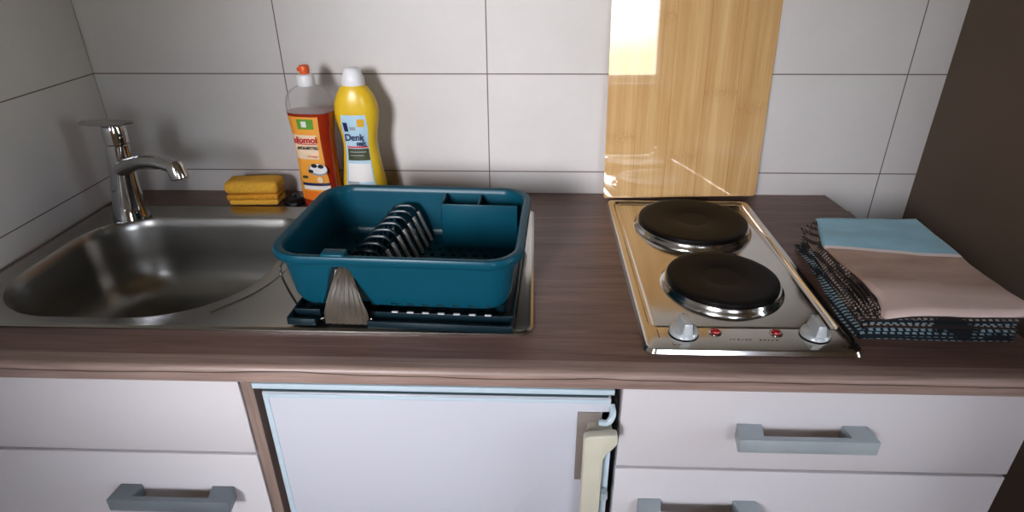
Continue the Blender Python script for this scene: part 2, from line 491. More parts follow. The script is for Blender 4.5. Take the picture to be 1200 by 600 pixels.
# right cabinet under the hob
rc = thing('base_cabinet', 'cream drawer and door cabinet under the hob with pale bar handles', 'cabinet', (-.1, -.3, 0))
bm = bmesh.new(); box(bm, -.347+.1, .180+.1, FY+.02+.3, -.02+.3, .1, H-T-.001)
box(bm, -.34+.1, .17+.1, FY+.07+.3, FY+.09+.3, 0, .1)
link_mesh('carcass', bm, M['carcass'], rc, smooth=0)
dw = panel('drawer', rc, -.1, -.3, -.3485, .1850, H-.1805, H-.0275)
bar_handle(dw, -.198+.1, -.020+.1, H-.098, FY+.3, M['satin'])
dr = panel('door', rc, -.1, -.3, -.3485, .1850, .10, H-.1855)
bar_handle(dr, -.316+.1, -.140+.1, H-.2425, FY+.3, M['satin'])

# fridge
fr = thing('fridge', 'white under-counter fridge with beige plastic handle at its right edge', 'fridge', (-.594, -.3, 0))
ox, oy = .594, .3
bm = bmesh.new(); box(bm, -.829+ox, -.362+ox, -.515+oy, -.03+oy, .02, H-.052, .004)
link_mesh('body', bm, M['fridge'], fr)
bm = bmesh.new(); box(bm, -.835+ox, -.360+ox, -.583+oy, -.570+oy, H-.0485, H-.040, .001)
link_mesh('top_strip', bm, M['fridge_edge'], fr)
bm = bmesh.new(); box(bm, -.822+ox, -.370+ox, -.545+oy, -.515+oy, .08, H-.06, .003)
box(bm, -.828+ox, -.366+ox, -.5735+oy, -.53+oy, H-.0605, H-.0535, .001)  # dark strip on the door top, put in for the dark gap
link_mesh('seal_and_dark_gap', bm, M['seal_gap'], fr)
bm = bmesh.new()
# door slab with a rounded edge and a notch at the top right where the handle sits
box(bm, -.829+ox, -.362+ox, FY+oy, FY+.03+oy, .07, H-.0610, .0025, 3)
door = link_mesh('door', bm, M['fridge'], fr)
c = bmesh.new(); box(c, -.3735+ox, -.3+ox, FY-.02+oy, FY+.05+oy, .45, H-.083)
cut(door, c)
bm = bmesh.new()
e = .0035; y0 = FY-.0012+oy
box(bm, -.827+ox, -.366+ox, y0, FY+.003+oy, H-.0690, H-.0625, .0008)
box(bm, -.827+ox, -.820+ox, y0, FY+.003+oy, .08, H-.0700, .0008)
link_mesh('door_edging', bm, M['fridge_edge'], door)
# handle: a vertical bar with a flared top returning to the door edge
hd = bmesh.new()
zt = H-.096; zb = H-.31
out = [(-.3985, zt-.004), (-.392, zt), (-.372, zt+.002), (-.3615, zt+.0035), (-.3555, zt+.002), (-.3545, zt-.012), (-.3605, zt-.022), (-.3685, zt-.031), (-.372, zt-.042),
       (-.372, zb+.042), (-.3685, zb+.030), (-.3605, zb+.022), (-.3545, zb+.012), (-.3555, zb-.002), (-.392, zb), (-.3985, zb+.004)]
f_ = [(x+ox, FY-.034+oy, z) for x, z in out]; b_ = [(x+ox, FY-.020+oy, z) for x, z in out]
loft(hd, [f_, b_])
bmesh.ops.recalc_face_normals(hd, faces=hd.faces)
bmesh.ops.bevel(hd, geom=list(hd.edges), offset=.0025, segments=3, affect='EDGES', profile=.5, clamp_overlap=True)
for zz in (zt-.020, zb+.004): box(hd, -.392+ox, -.360+ox, FY-.022+oy, FY+.001+oy, zz, zz+.016, .002)
handle = link_mesh('handle', hd, M['fridge_handle'], fr)
bm = bmesh.new(); box(bm, -.4055+ox, -.3745+ox, FY-.0016+oy, FY+.001+oy, H-.207, H-.0835, .0008)  # thin brown grey strip on the door behind the handle
link_mesh('handle_strip', bm, M['door_strip'], fr)
bm = bmesh.new(); box(bm, -.3705+ox, -.3600+ox, FY-.016+oy, FY+.020+oy, zb+.02, zt-.030, .002)
link_mesh('grip_strip', bm, M['fridge_edge'], handle)
bm = bmesh.new(); tube(bm, [(-.366+ox, FY-.026+oy, zt-.118), (-.366+ox, FY-.026+oy, zt-.106)], [.0058, .005], 16)
link_mesh('hinge_pin', bm, M['satin'], handle)
bm = bmesh.new(); tube(bm, spline([(-.376+ox, FY-.006+oy, H-.096), (-.366+ox, FY-.010+oy, H-.092), (-.360+ox, FY-.006+oy, H-.082), (-.361+ox, FY+.004+oy, H-.074)]), .0045, 10)
link_mesh('hinge_arm', bm, M['fridge_edge'], handle)

# ------------------------------------------------------------------ sink
sk = thing('kitchen_sink', 'brushed steel inset sink with round-cornered bowl and drainer to its right', 'sink', (-.9, -.31, H))
sx, sy = .9, .31
def O(pts, dx=sx, dy=sy): return [(x+dx, y+dy) for x, y in pts]
NB = 14
bowl_top = O(rrect(-1.292, -.893, -.493, -.143, [.055, .11, .13, .15], NB))
def bowl_r(i, rr): return O(rrect(-1.292+i, -.893-i, -.493+i, -.143-i, [max(.02, r-i*rr) for r in (.055, .11, .13, .15)], NB))
outer = O(rrect(SX0, SX1, SY0, SY1, .018, NB))
outer_i = O(rrect(SX0+.004, SX1-.004, SY0+.004, SY1-.004, .016, NB))
outer_j = O(rrect(SX0+.010, SX1-.010, SY0+.010, SY1-.010, .014, NB))
# sheet: raised rolled edge then flat deck down to the bowl mouth
bm = bmesh.new()
mouth = O(rrect(-1.292-.008, -.893+.008, -.493-.006, -.143+.008, [.06, .115, .135, .155], NB))
loft(bm, [ring(outer, .0004), ring(outer, .003), ring(outer_i, .0052), ring(outer_j, .0035), ring(mouth, .0030), ring(bowl_top, .0005)], False, False)
# drainer grooves as raised ribs running front to back
link_mesh('deck', bm, M['steel'], sk)
bm = bmesh.new()
for k in range(8):
    x = -.80+.036*k
    tube(bm, [(x+sx, -.49+sy, .0022), (x+sx, -.48+sy, .0036), (x+sx, -.17+sy, .0036), (x+sx, -.155+sy, .0022)], .0042, 10, flat_=.55)
tube(bm, spline([(-.862+sx, -.16+sy, .003), (-.866+sx, -.34+sy, .003), (-.886+sx, -.42+sy, .003), (-.93+sx, -.478+sy, .003)]), .0022, 8, flat_=.6)
link_mesh('drainer_ribs', bm, M['steel'], sk)
bm = bmesh.new()
prof = [(0, .0005), (.003, -.004), (.006, -.02), (.010, -.07), (.016, -.105), (.028, -.132), (.05, -.148), (.085, -.156), (.125, -.160)]
rings = [ring(bowl_r(i, .5), z) for i, z in prof]
cxy = (sx-1.0925, sy-.318)
rings.append([(cxy[0]+.044*math.cos(2*PI*(k+NB/2+.5)/len(bowl_top)-PI/4+PI/4), cxy[1]+.044*math.sin(2*PI*(k+NB/2+.5)/len(bowl_top)), -.1625) for k in range(len(bowl_top))])
def ringshift(r0, r1):
    n = len(r1); best = min(range(n), key=lambda s: sum((Vector(r0[i])-Vector(r1[(i+s) % n])).length for i in range(0, n, 4)))
    return [r1[(i+best) % n] for i in range(n)]
rings[-1] = ringshift(rings[-2], rings[-1])
loft(bm, rings, False, True)
link_mesh('bowl', bm, M['bowl'], sk, smooth=60)
bm = bmesh.new(); lathe(bm, [(.040, -.162), (.040, -.1600), (.036, -.1585), (.030, -.1605), (.012, -.1615), (.0005, -.1615)], *cxy, seg=32)
link_mesh('drain', bm, M['chrome'], sk)

# ------------------------------------------------------------------ tap
tp = thing('sink_tap', 'chrome single-lever tap behind the sink bowl, at the left wall', 'tap', (-1.238, -.150, H+.0036))
bm = bmesh.new()
def tlathe(prof):   # stack of circles (x,y,z,r)
    seg = 32
    loft(bm, [[(x+r*math.cos(2*PI*i/seg), y+r*math.sin(2*PI*i/seg), z) for i in range(seg)] for x, y, z, r in prof])
tlathe([(0, 0, 0, .0325), (0, 0, .004, .0325), (0, 0, .010, .0300), (.001, 0, .03, .0275), (.004, 0, .06, .0245), (.008, 0, .09, .0225), (.012, 0, .12, .0212), (.015, 0, .143, .0205), (.015, 0, .145, .019)])
link_mesh('body', bm, M['chrome'], tp)
bm = bmesh.new()
tlathe([(.015, 0, .1455, .0190), (.015, 0, .148, .0210), (.016, 0, .168, .0212), (.016, 0, .178, .0190), (.016, 0, .184, .012), (.016, 0, .185, .004)])
rings = []
for t, w, h in ((0, .010, .005), (.02, .016, .0055), (.045, .0185, .005), (.072, .016, .0038), (.092, .010, .003), (.099, .003, .0015)):
    c0 = Vector((-.034+t, -.006-t*.10, .1845+t*.03))
    q_ = Vector((.10, .99, 0)).normalized()
    rings.append([c0+q_*w*math.cos(2*PI*k/16)+Vector((0, 0, h*math.sin(2*PI*k/16))) for k in range(16)])
loft(bm, rings)
link_mesh('lever', bm, M['chrome'], tp)
bm = bmesh.new()
path = spline([(.012, -.006, .098), (.045, -.022, .114), (.085, -.042, .127), (.122, -.060, .130), (.150, -.073, .127), (.160, -.078, .123)], 6)
n_ = len(path)
tube(bm, path, [.0170-.0045*min(1, i/n_*1.5) for i in range(n_)], 20, flat_=.85)
link_mesh('spout', bm, M['chrome'], tp)
bm = bmesh.new()
tube(bm, [(.1560, -.0765, .1350), (.1585, -.0775, .130), (.1630, -.0795, .110), (.1635, -.0798, .1075)], [.0125, .0155, .0152, .013], 28)
link_mesh('aerator', bm, M['chrome_dull'], tp)

# ------------------------------------------------------------------ dish rack
rk = thing('dish_rack', 'petrol blue plastic dish drainer basin standing on the steel drainboard', 'dish rack', (-.648, -.378, H+.0064), math.radians(-2.5))
NR = 10
def rr_(hx, hy, r, z, dy=0): return ring(rrect(-hx, hx, -hy+dy, hy+dy, r, NR), z)
bm = bmesh.new()
rings = [rr_(.140, .103, .030, .0165), rr_(.150, .112, .034, .019), rr_(.1545, .116, .036, .030), rr_(.1553, .1168, .0365, .036), rr_(.1617, .1232, .0415, .080), rr_(.1625, .124, .042, .086),   # outside, bottom to lip
         rr_(.1625, .124, .042, .0885), rr_(.1705, .131, .047, .0885), rr_(.1725, .133, .048, .091), rr_(.1735, .134, .049, .097), rr_(.1715, .132, .048, .1015), rr_(.168, .129, .046, .1025),
         rr_(.1615, .1225, .040, .1005), rr_(.1598, .1208, .039, .097), rr_(.1592, .1202, .039, .094), rr_(.1589, .1199, .0388, .091), rr_(.1520, .1130, .0343, .034), rr_(.1515, .1125, .034, .030), rr_(.146, .107, .031, .0225), rr_(.137, .099, .028, .0205)]
loft(bm, rings, True, True)
basin = link_mesh('basin', bm, M['teal'], rk)
# openings: the notch in the front wall, slots along its foot, drain holes in the floor
c = bmesh.new()
nx = -.073
tr = [(nx-.032, .000), (nx+.036, .000), (nx+.034, .030), (nx+.014, .079), (nx+.008, .083), (nx-.008, .083), (nx-.013, .080), (nx-.024, .040), (nx-.030, .024)]
loft(c, [[(x, -.160, z) for x, z in tr], [(x, -.100, z) for x, z in tr]])
cut(basin, c)
c = bmesh.new()
for k in range(7):
    x = -.010+.0215*k; box(c, x, x+.010, -.130, -.104, .0205, .0240)
cut(basin, c)
c = bmesh.new()
for i in range(15):
    for j in range(9):
        x = -.118+.0170*i+(.0085 if j % 2 else 0); y = -.080+.020*j
        if x > .125: continue
        if -.085 < x < -.02 and y < -.06: continue
        lathe(c, [(.0045, .010), (.0045, .030)], x, y, 6)
cut(basin, c)
# side cheeks of the recess
bm = bmesh.new()
loft(bm, [[(nx-.033, -.1165, .020), (nx-.034, -.1170, .026), (nx-.014, -.1215, .082), (nx-.010, -.1215, .082)],
          [(nx-.024, -.074, .020), (nx-.024, -.074, .026), (nx-.004, -.082, .082), (nx-.000, -.082, .082)]])
ck = link_mesh('recess_cheek', bm, M['teal'], rk)
bm = bmesh.new()
for k in range(3):
    a = Vector((nx-.026+.001*k, -.112+.011*k, .034)); b = Vector((nx-.0105+.001*k, -.115+.011*k, .074))
    tube(bm, [a+Vector((.006, 0, 0)), b+Vector((.004, 0, 0))], .0016, 8)
link_mesh('slot_edge', bm, M['pale_bar'], ck)
# ribbed taupe panel sloping out of the recess on to the drainboard
bm = bmesh.new(); NT = 25; rws = []
for j in range(13):
    t = j/12; z = .080-.0765*t; y = -.112-.028*t-.006*math.sin(t*PI); hw = .0062+.0245*min(1, t*1.25)**.8; r_ = []
    for i in range(NT):
        u = i/(NT-1)*2-1
        r_.append((nx+.0035+u*hw+.004*t, y+.0016*math.sin(u*22+t*6)*.55, z))
    rws.append(r_)
loft(bm, rws, False, False, closed=False)
bmesh.ops.solidify(bm, geom=list(bm.faces), thickness=.0012)
link_mesh('ribbed_panel', bm, M['taupe'], rk, 60)
# plate dividers: nine hoops in a row from front to back
def hoop():
    bm = bmesh.new()
    pts = spline([(-.036, 0, .019), (-.032, 0, .045), (-.026, 0, .070), (-.017, 0, .0795), (0, 0, .0815), (.008, 0, .079), (.014, 0, .071), (.024, 0, .045), (.034, 0, .019)], 5)
    tube(bm, pts, .0030, 8, flat_=1)
    return bm
h0 = None
for k in range(9):
    if h0 is None:
        h0 = link_mesh('plate_divider', hoop(), M['teal_dark'], rk)
        bm = bmesh.new()
        P = [Vector((.0155, -.0006, .071)), Vector((.025, -.0006, .046)), Vector((.0355, -.0006, .020))]
        rings = [[p+Vector((-.001, -.0024, 0)), p+Vector((.0030, -.0028, .001)), p+Vector((.0034, .0028, .001)), p+Vector((-.001, .0024, 0))] for p in P]
        loft(bm, rings)
        e0 = link_mesh('highlight_bar', bm, M['pale_bar'], h0); o = h0  # pale bar paints the highlight on the hoop's right leg
    else:
        o = h0.copy(); COL.objects.link(o); q = e0.copy(); COL.objects.link(q); q.parent = o
    o.location = (-.050+.0025*k, -.094+.0235*k, 0)
# the row sits on a little raised sill at the front rim
bm = bmesh.new(); box(bm, nx-.020, nx+.012, -.131, -.112, .098, .1055, .003, 3)
link_mesh('divider_sill', bm, M['teal'], rk)
# cutlery compartments in the back right corner
bm = bmesh.new()
x0, x1, y0, y1 = .030, .152, .070, .119
box(bm, x0, x1, y0, y0+.0028, .020, .0955, .001)
box(bm, x0, x0+.0028, y0, y1, .020, .0955, .001)
box(bm, x0+.058, x0+.061, y0, y1, .020, .0945, .001)
link_mesh('cutlery_holder', bm, M['teal'], rk)
# drip tray in two stretches with the drainboard showing between
bm = bmesh.new()
def tray(xa, xb):
    box(bm, xa, xb, -.140, .118, .0006, .0035, .001)
    box(bm, xa, xb, -.143, -.139, .0006, .011, .001)
    box(bm, xa, xb, -.122, -.119, .0006, .0135, .0008)
tray(-.146, nx-.036); tray(nx+.036, .160)
box(bm, .157, .161, -.143, .118, .0006, .012, .001); box(bm, -.149, -.146, -.143, .118, .0006, .012, .001)
dt = link_mesh('drip_tray', bm, M['teal_dark'], rk)
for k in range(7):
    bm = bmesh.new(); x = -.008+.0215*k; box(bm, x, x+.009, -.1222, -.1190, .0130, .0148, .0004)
    link_mesh('slot_glint', bm, M['pale_bar'], dt)  # pale bars painted as light showing through the foot slots
for a, b in ((-.125, -.090), (.140, -.090), (-.125, .090), (.140, .090)):
    bm = bmesh.new(); lathe(bm, [(.008, .0036), (.009, .017)], a, b, 16); link_mesh('foot', bm, M['teal_dark'], rk)
bm = bmesh.new()
tube(bm, spline([(-.150, -.070, .075), (-.172, -.074, .062), (-.178, -.078, .048), (-.168, -.088, .028), (-.152, -.100, .008), (-.146, -.104, .006)], 5), .0016, 8)
link_mesh('wire_loop', bm, M['black'], rk)

# ------------------------------------------------------------------ hob
hb = thing('electric_hob', 'stainless steel hob with two black hotplates let into the worktop', 'hob', (-.182, -.300, H+.0004))
hx, hy = .182, .300
def hr(i, r, z, yb=0, yf=0): return ring([(x+hx, y+hy) for x, y in rrect(-.322+i, -.0425-i, -.560+i+yf, -.050-i-yb, r, 8)], z)
bm = bmesh.new()
loft(bm, [hr(0, .014, 0), hr(0, .014, .0010), hr(.0028, .013, .0064), hr(.0050, .012, .0072), hr(.0120, .012, .0072, 0, .040), hr(.0135, .011, .0060, 0, .040), hr(.0150, .010, .0036, 0, .040), hr(.0190, .008, .0030, 0, .040), hr(.0215, .007, .0042, 0, .040)], True, True)
link_mesh('steel_top', bm, M['hob'], hb, smooth=25)
def hotplate(x, y, r):
    bm = bmesh.new()
    lathe(bm, [(r+.0005, .0030), (r, .0075), (r-.0025, .0095), (r-.0035, .0135), (r-.0050, .0160), (r-.0085, .0160), (r-.0085, .006)], x+hx, y+hy, 72)
    rg = link_mesh('hotplate', bm, M['chrome_dull'], hb, smooth=50)
    bm = bmesh.new(); R = r-.0075
    lathe(bm, [(R-.001, .012), (R, .0180), (R-.001, .0215), (R-.004, .0225), (R-.012, .0225), (R-.020, .0222), (.030, .0220), (.0285, .0215), (.027, .0214), (.001, .0214)], x+hx, y+hy, 72)
    link_mesh('iron_disc', bm, M['iron'], rg, smooth=40)
hotplate(-.1795, -.1770, .1035); hotplate(-.1820, -.3895, .0900)
def knob(x, y, rz):
    bm = bmesh.new()
    lathe(bm, [(.0178, .0078), (.0186, .0082), (.0190, .0110), (.0180, .0150), (.0165, .0160)], 0, 0, 40)
    t = bmesh.new(); bmesh.ops.create_cube(t, size=1)
    for v in t.verts:
        top = v.co.z > 0; fr_ = v.co.y < 0
        wx = .0050 if top else .0072
        v.co = Vector((wx*(1 if v.co.x > 0 else -1), (-.0165 if top else -.0182) if fr_ else (.0135 if top else .0165), .0315 if top else .0150))
    bmesh.ops.bevel(t, geom=list(t.edges), offset=.0012, segments=2, affect='EDGES', profile=.5)
    merge(bm, t)
    me_o = link_mesh('knob', bm, M['knob'], hb)
    me_o.location = (x+hx, y+hy, 0); me_o.rotation_euler = (0, 0, rz)
    b2 = bmesh.new(); lathe(b2, [(.0190, .0074), (.0198, .0080), (.0190, .0088)], 0, 0, 40)  # black ring painted as the shadow under the knob
    link_mesh('shadow_ring', b2, M['black'], me_o)
    b3 = bmesh.new(); lathe(b3, [(.0010, .0312), (.0011, .0318), (.0004, .0319)], 0, .010, 10)
    link_mesh('pointer_dot', b3, M['black'], me_o)
knob(-.266, -.521, math.radians(3)); knob(-.094, -.521, math.radians(-2))
for x in (-.2235, -.1435):
    bm = bmesh.new(); lathe(bm, [(.0085, .0068), (.0085, .0082), (.0070, .0090), (.0060, .0088)], x+hx, -.518+hy, 28)
    lb = link_mesh('indicator_bezel', bm, M['chrome'], hb)
    bm = bmesh.new(); lathe(bm, [(.0060, .0080), (.0058, .0105), (.0045, .0122), (.0020, .0130), (.0004, .0131)], x+hx, -.518+hy, 24)
    link_mesh('red_lens', bm, M['red'], lb)
# faint worn print on the control strip: a maker's line too worn to read, and marks by the left knob
bm = bmesh.new()
random.seed(3)
x = -.2085
for grp in (6, 5):
    for k in range(grp):
        z0 = .0073; hgt = random.uniform(.0014, .0028)
        box(bm, x+hx, x+hx+.0018, -.5345+hy, -.5345+hgt+hy, z0, z0+.0001)
        if random.random() < .6: box(bm, x+hx+.0012, x+hx+.0034, -.5345+hy+hgt*.4, -.5345+hgt*.4+.0006+hy, z0, z0+.0001)
        x += .0052
    x += .008
link_mesh('worn_print', bm, M['ink'], hb, smooth=0)
bm = bmesh.new()
for (a, b_, c_, d_) in ((-.300, -.299, -.532, -.512), (-.291, -.286, -.507, -.5055), (-.284, -.2795, -.5478, -.5468), (-.2845, -.2837, -.5478, -.5425), (-.2782, -.2750, -.5478, -.5468)):
    box(bm, a+hx, b_+hx, c_+hy, d_+hy, .0073, .0074)
link_mesh('scratch_mark', bm, M['ink'], hb, smooth=0)

# ------------------------------------------------------------------ bamboo cover board leaning on the wall
bm = bmesh.new()
w, hgt, th = .305, .52, .006
pts = rrect(-.006, w-.006, 0, hgt, .006, 6)
loft(bm, [[(x, th/2-.0006*0, z) for x, z in pts], [(x, -th/2, z) for x, z in pts]])
bmesh.ops.recalc_face_normals(bm, faces=bm.faces)
bd = link_mesh('hob_cover_board', bm, M['bamboo'])
tag(bd, 'tall glossy bamboo-patterned glass board leaning upright on the tiles behind the hob', 'board')
bd.location = (-.3215, -.0445, H+.0085)
bd.rotation_euler = (math.radians(-4.2), math.radians(-.6), math.radians(2.2))

# ------------------------------------------------------------------ sponges and sink plug
sp = thing('sponge_cloth', 'folded yellow sponge cloth lying beside the black plug at the wall', 'sponge', (-1.028, -.066, H+.0004), math.radians(3))
def slab(z0, z1, x0, x1, y0, y1, seed, r=.004):
    bm = bmesh.new(); box(bm, x0, x1, y0, y1, z0, z1, r, 3)
    bmesh.ops.subdivide_edges(bm, edges=[e for e in bm.edges if e.calc_length() > .02], cuts=6, use_grid_fill=True)
    for v in bm.verts:
        v.co += Vector(noise.noise_vector(v.co*38+Vector((seed, 0, 0))))*.0016
    return bm
link_mesh('lower_fold', slab(.0020, .0130, -.050, .049, -.020, .026, 1), M['sponge'], sp, 60)
link_mesh('middle_fold', slab(.0130, .0245, -.052, .050, -.021, .026, 5), M['sponge2'], sp, 60)
link_mesh('top_fold', slab(.0240, .0500, -.056, .052, -.019, .030, 9, .009), M['sponge'], sp, 60)
bm = bmesh.new()
lathe(bm, [(.020, 0), (.0225, .002), (.0215, .008), (.0165, .013), (.014, .0145), (.006, .016), (.0055, .020), (.0005, .0215)], 0, 0, 36)
tube(bm, spline([(.004, 0, .018), (.012, -.006, .024), (.017, -.012, .016), (.020, -.014, .004)], 5), .0011, 8)
pg = tag(link_mesh('sink_plug', bm, M['black']), 'black rubber sink plug lying between yellow sponge cloth and amber bottle', 'plug')
pg.location = (-.950, -.070, H+.0006); pg.rotation_euler = (0, math.radians(0), 0)

# ------------------------------------------------------------------ bottles
def sup(hx, hy, z, n=40, p=2.6, ox=0):
    r = []
    for i in range(n):
        a = 2*PI*i/n; c, s = math.cos(a), math.sin(a)
        r.append((ox+hx*math.copysign(abs(c)**(2/p), c), hy*math.copysign(abs(s)**(2/p), s), z))
    return r
def bottle_body(prof, k=0.0, p=2.6):
    bm = bmesh.new(); loft(bm, [sup(a-k, b-k, z, p=p) for a, b, z in prof]); return bm
def interp(prof, z):
    for (a, b, z0), (c, d, z1) in zip(prof, prof[1:]):
        if z0 <= z <= z1:
            t = (z-z0)/(z1-z0) if z1 > z0 else 0
            return a+(c-a)*t, b+(d-b)*t
    return prof[-1][:2]
def wrap(prof, cells, off=.0006, p=2.6, outline=None, x0=-1, x1=1, z0=0, z1=1, nx=14, nz=24):
    """label patch following the front of a bottle; x in fractions of the half width"""
    bm = bmesh.new(); g = []
    for j in range(nz+1):
        z = z0+(z1-z0)*j/nz; a, b = interp(prof, z); row = []
        l, r = (x0, x1) if outline is None else outline(j/nz)
        for i in range(nx+1):
            u = (l+(r-l)*i/nx)
            x = a*u; y = -(b+off)*max(0, (1-abs(u)**p))**(1/p)
            row.append(bm.verts.new((x, y, z)))
        g.append(row)
    for j in range(nz):
        for i in range(nx): bm.faces.new((g[j][i], g[j][i+1], g[j+1][i+1], g[j+1][i]))
    return bm

# amber washing-up liquid
B1 = [(.034, .022, 0), (.0375, .0255, .004), (.0385, .0265, .020), (.0385, .0265, .060), (.0375, .0260, .100), (.0385, .0265, .140), (.0415, .0275, .172),
      (.0435, .028, .190), (.0440, .028, .205), (.0415, .0265, .218), (.034, .0235, .229), (.022, .018, .236), (.0135, .0130, .239), (.0125, .0125, .243)]
b1 = thing('soap_bottle', 'clear bottle of amber washing-up liquid with white cap and orange tip', 'bottle', (-.886, -.078, H+.0004), math.radians(-6))
link_mesh('bottle_shell', bottle_body([q for q in B1 if q[2] >= .19][0:] ), M['clear'], b1, 50)
LQ = [q for q in B1 if q[2] <= .19]+[(.0435, .028, .1915)]
link_mesh('liquid', bottle_body(LQ), M['amber'], b1, 50)
bm = bmesh.new(); lathe(bm, [(.0155, .238), (.0160, .240), (.0155, .254), (.0135, .2575), (.009, .2590)], seg=36)
cp = link_mesh('cap', bm, M['white_plastic'], b1)
bm = bmesh.new(); lathe(bm, [(.0085, .2585), (.0085, .262), (.0095, .263), (.0095, .271), (.0085, .2735), (.0035, .2745)], seg=24)
box(bm, -.013, -.004, -.004, .004, .263, .270, .002)
link_mesh('orange_tip', bm, M['orange'], cp)
lab = link_mesh('label', wrap(B1, None, .0006, x0=-.93, x1=.62, z0=.022, z1=.186, outline=lambda t: (-.93, .80-.12*math.sin(t*PI)-.25*t*t)), M['l_orange'], b1, 60)
def patch(B, name, mat, par, x0, x1, z0, z1, off=.0010, **k):
    return link_mesh(name, wrap(B, None, off, x0=x0, x1=x1, z0=z0, z1=z1, nx=8, nz=8, **k), M[mat], par, 60)
patch(B1, 'green_badge', 'l_green', lab, -.42, .34, .163, .182)
patch(B1, 'green_badge_mark', 'l_white', lab, -.22, .02, .167, .178, .0013)
patch(B1, 'brand_panel', 'l_pink', lab, -.82, .42, .105, .152)
patch(B1, 'brand_line', 'l_red', lab, -.62, .40, .1335, .1350, .0016)
patch(B1, 'dark_band', 'l_navy', lab, -.70, .72, .0520, .0575)
patch(B1, 'white_band', 'l_white', lab, -.66, .72, .0440, .0515)
patch(B1, 'orange_foot', 'l_dorange', lab, -.88, .78, .0225, .0405)
def front(x, y, z): return Matrix.Translation((x, y, z)) @ Matrix.Rotation(PI/2, 4, 'X')
text_mesh('brand_name', 'domol', .0175, M['l_red'], lab, front(-.005, -.0292, .1425), bold=.0004)
text_mesh('product_name', 'SPÜLMITTEL', .0075, M['l_black'], lab, front(-.003, -.0288, .1270), bold=.0002)
text_mesh('small_print', 'Orange', .0065, M['l_dorange'], lab, front(.004, -.0286, .1115))
# picture of plates on the label
for (px, pz, rx, rz, mt) in ((.010, .085, .019, .012, 'l_grey'), (.012, .087, .017, .0100, 'l_white'), (.004, .093, .006, .004, 'l_black'), (.017, .092, .006, .004, 'l_black'), (-.004, .082, .005, .0035, 'l_black'), (-.017, .070, .006, .003, 'l_moss'), (.012, .065, .006, .006, 'l_pink')):
    bm = bmesh.new(); n = 20; yy = -.0284-(.0004 if mt != 'l_grey' else 0)-(.0003 if mt == 'l_black' else 0)
    bm.faces.new([bm.verts.new((px+rx*math.cos(2*PI*i/n), yy, pz+rz*math.sin(2*PI*i/n))) for i in range(n)])
    link_mesh('plate_picture', bm, M[mt], lab, 0)

# yellow cleaner
B2 = [(.036, .022, 0), (.0415, .0265, .004), (.0432, .028, .020), (.0420, .0275, .050), (.0375, .026, .080), (.0335, .0245, .110), (.0325, .024, .128), (.0350, .0245, .150),
      (.0400, .0255, .172), (.0420, .0255, .188), (.0400, .0250, .203), (.0340, .0235, .219), (.0265, .020, .231), (.0195, .0170, .238), (.0175, .0160, .240)]
b2 = thing('cleaner_bottle', 'waisted yellow cream-cleaner bottle with white cap behind the dish rack', 'bottle', (-.8025, -.066, H+.0004), math.radians(2))
link_mesh('bottle_shell', bottle_body(B2, p=2.3), M['yellow'], b2, 50)
bm = bmesh.new()
loft(bm, [sup(a, b, z, p=2.2) for a, b, z in ((.0205, .0175, .236), (.0215, .0185, .238), (.0205, .0178, .250), (.0170, .0150, .257), (.0165, .0140, .2590), (.0150, .0130, .2645), (.010, .009, .2675), (.004, .004, .268))])
link_mesh('cap', bm, M['white_plastic'], b2, 45)
def o2(t): return (-.60-.18*math.sin(t*PI), .62+.10*math.sin(t*PI)-.35*max(0, t-.8)*2)
lab2 = link_mesh('label', wrap(B2, None, .0007, p=2.3, z0=.018, z1=.186, outline=lambda t: (-.74+.25*max(0, t-.82)*3, .62-.25*max(0, t-.82)*3)), M['l_blue'], b2, 60)
P2 = dict(p=2.3)
patch(B2, 'navy_tag', 'l_navy', lab2, -.60, -.38, .155, .172, .0012, **P2)
patch(B2, 'grey_tag', 'l_grey', lab2, -.30, .00, .158, .164, .0012, **P2)
patch(B2, 'gold_mark', 'l_gold', lab2, .10, .42, .164, .178, .0012, **P2)
patch(B2, 'red_line', 'l_red', lab2, -.62, .58, .1235, .1265, .0012, **P2)
patch(B2, 'green_block', 'l_moss', lab2, -.60, .60, .0990, .1220, .0012, **P2)
patch(B2, 'green_block_text', 'l_grey', lab2, -.48, .46, .1150, .1165, .0016, **P2)
patch(B2, 'green_block_text', 'l_grey', lab2, -.48, .30, .1080, .1092, .0016, **P2)
patch(B2, 'white_plates', 'l_white', lab2, -.62, .56, .0560, .0930, .0012, **P2)
patch(B2, 'plate_stack', 'l_grey', lab2, -.66, -.10, .0500, .0570, .0015, **P2)
patch(B2, 'dark_foot', 'l_grey', lab2, -.56, .62, .0200, .0380, .0012, **P2)
patch(B2, 'dark_foot_mark', 'l_black', lab2, -.10, .44, .0270, .0370, .0017, **P2)
text_mesh('brand_name', 'Denk', .0180, M['l_navy'], lab2, front(-.004, -.0275, .1440), bold=.0003, squeeze=.9)
text_mesh('brand_name', 'mit', .0150, M['l_navy'], lab2, front(.008, -.0275, .1325), bold=.0003, squeeze=.9)

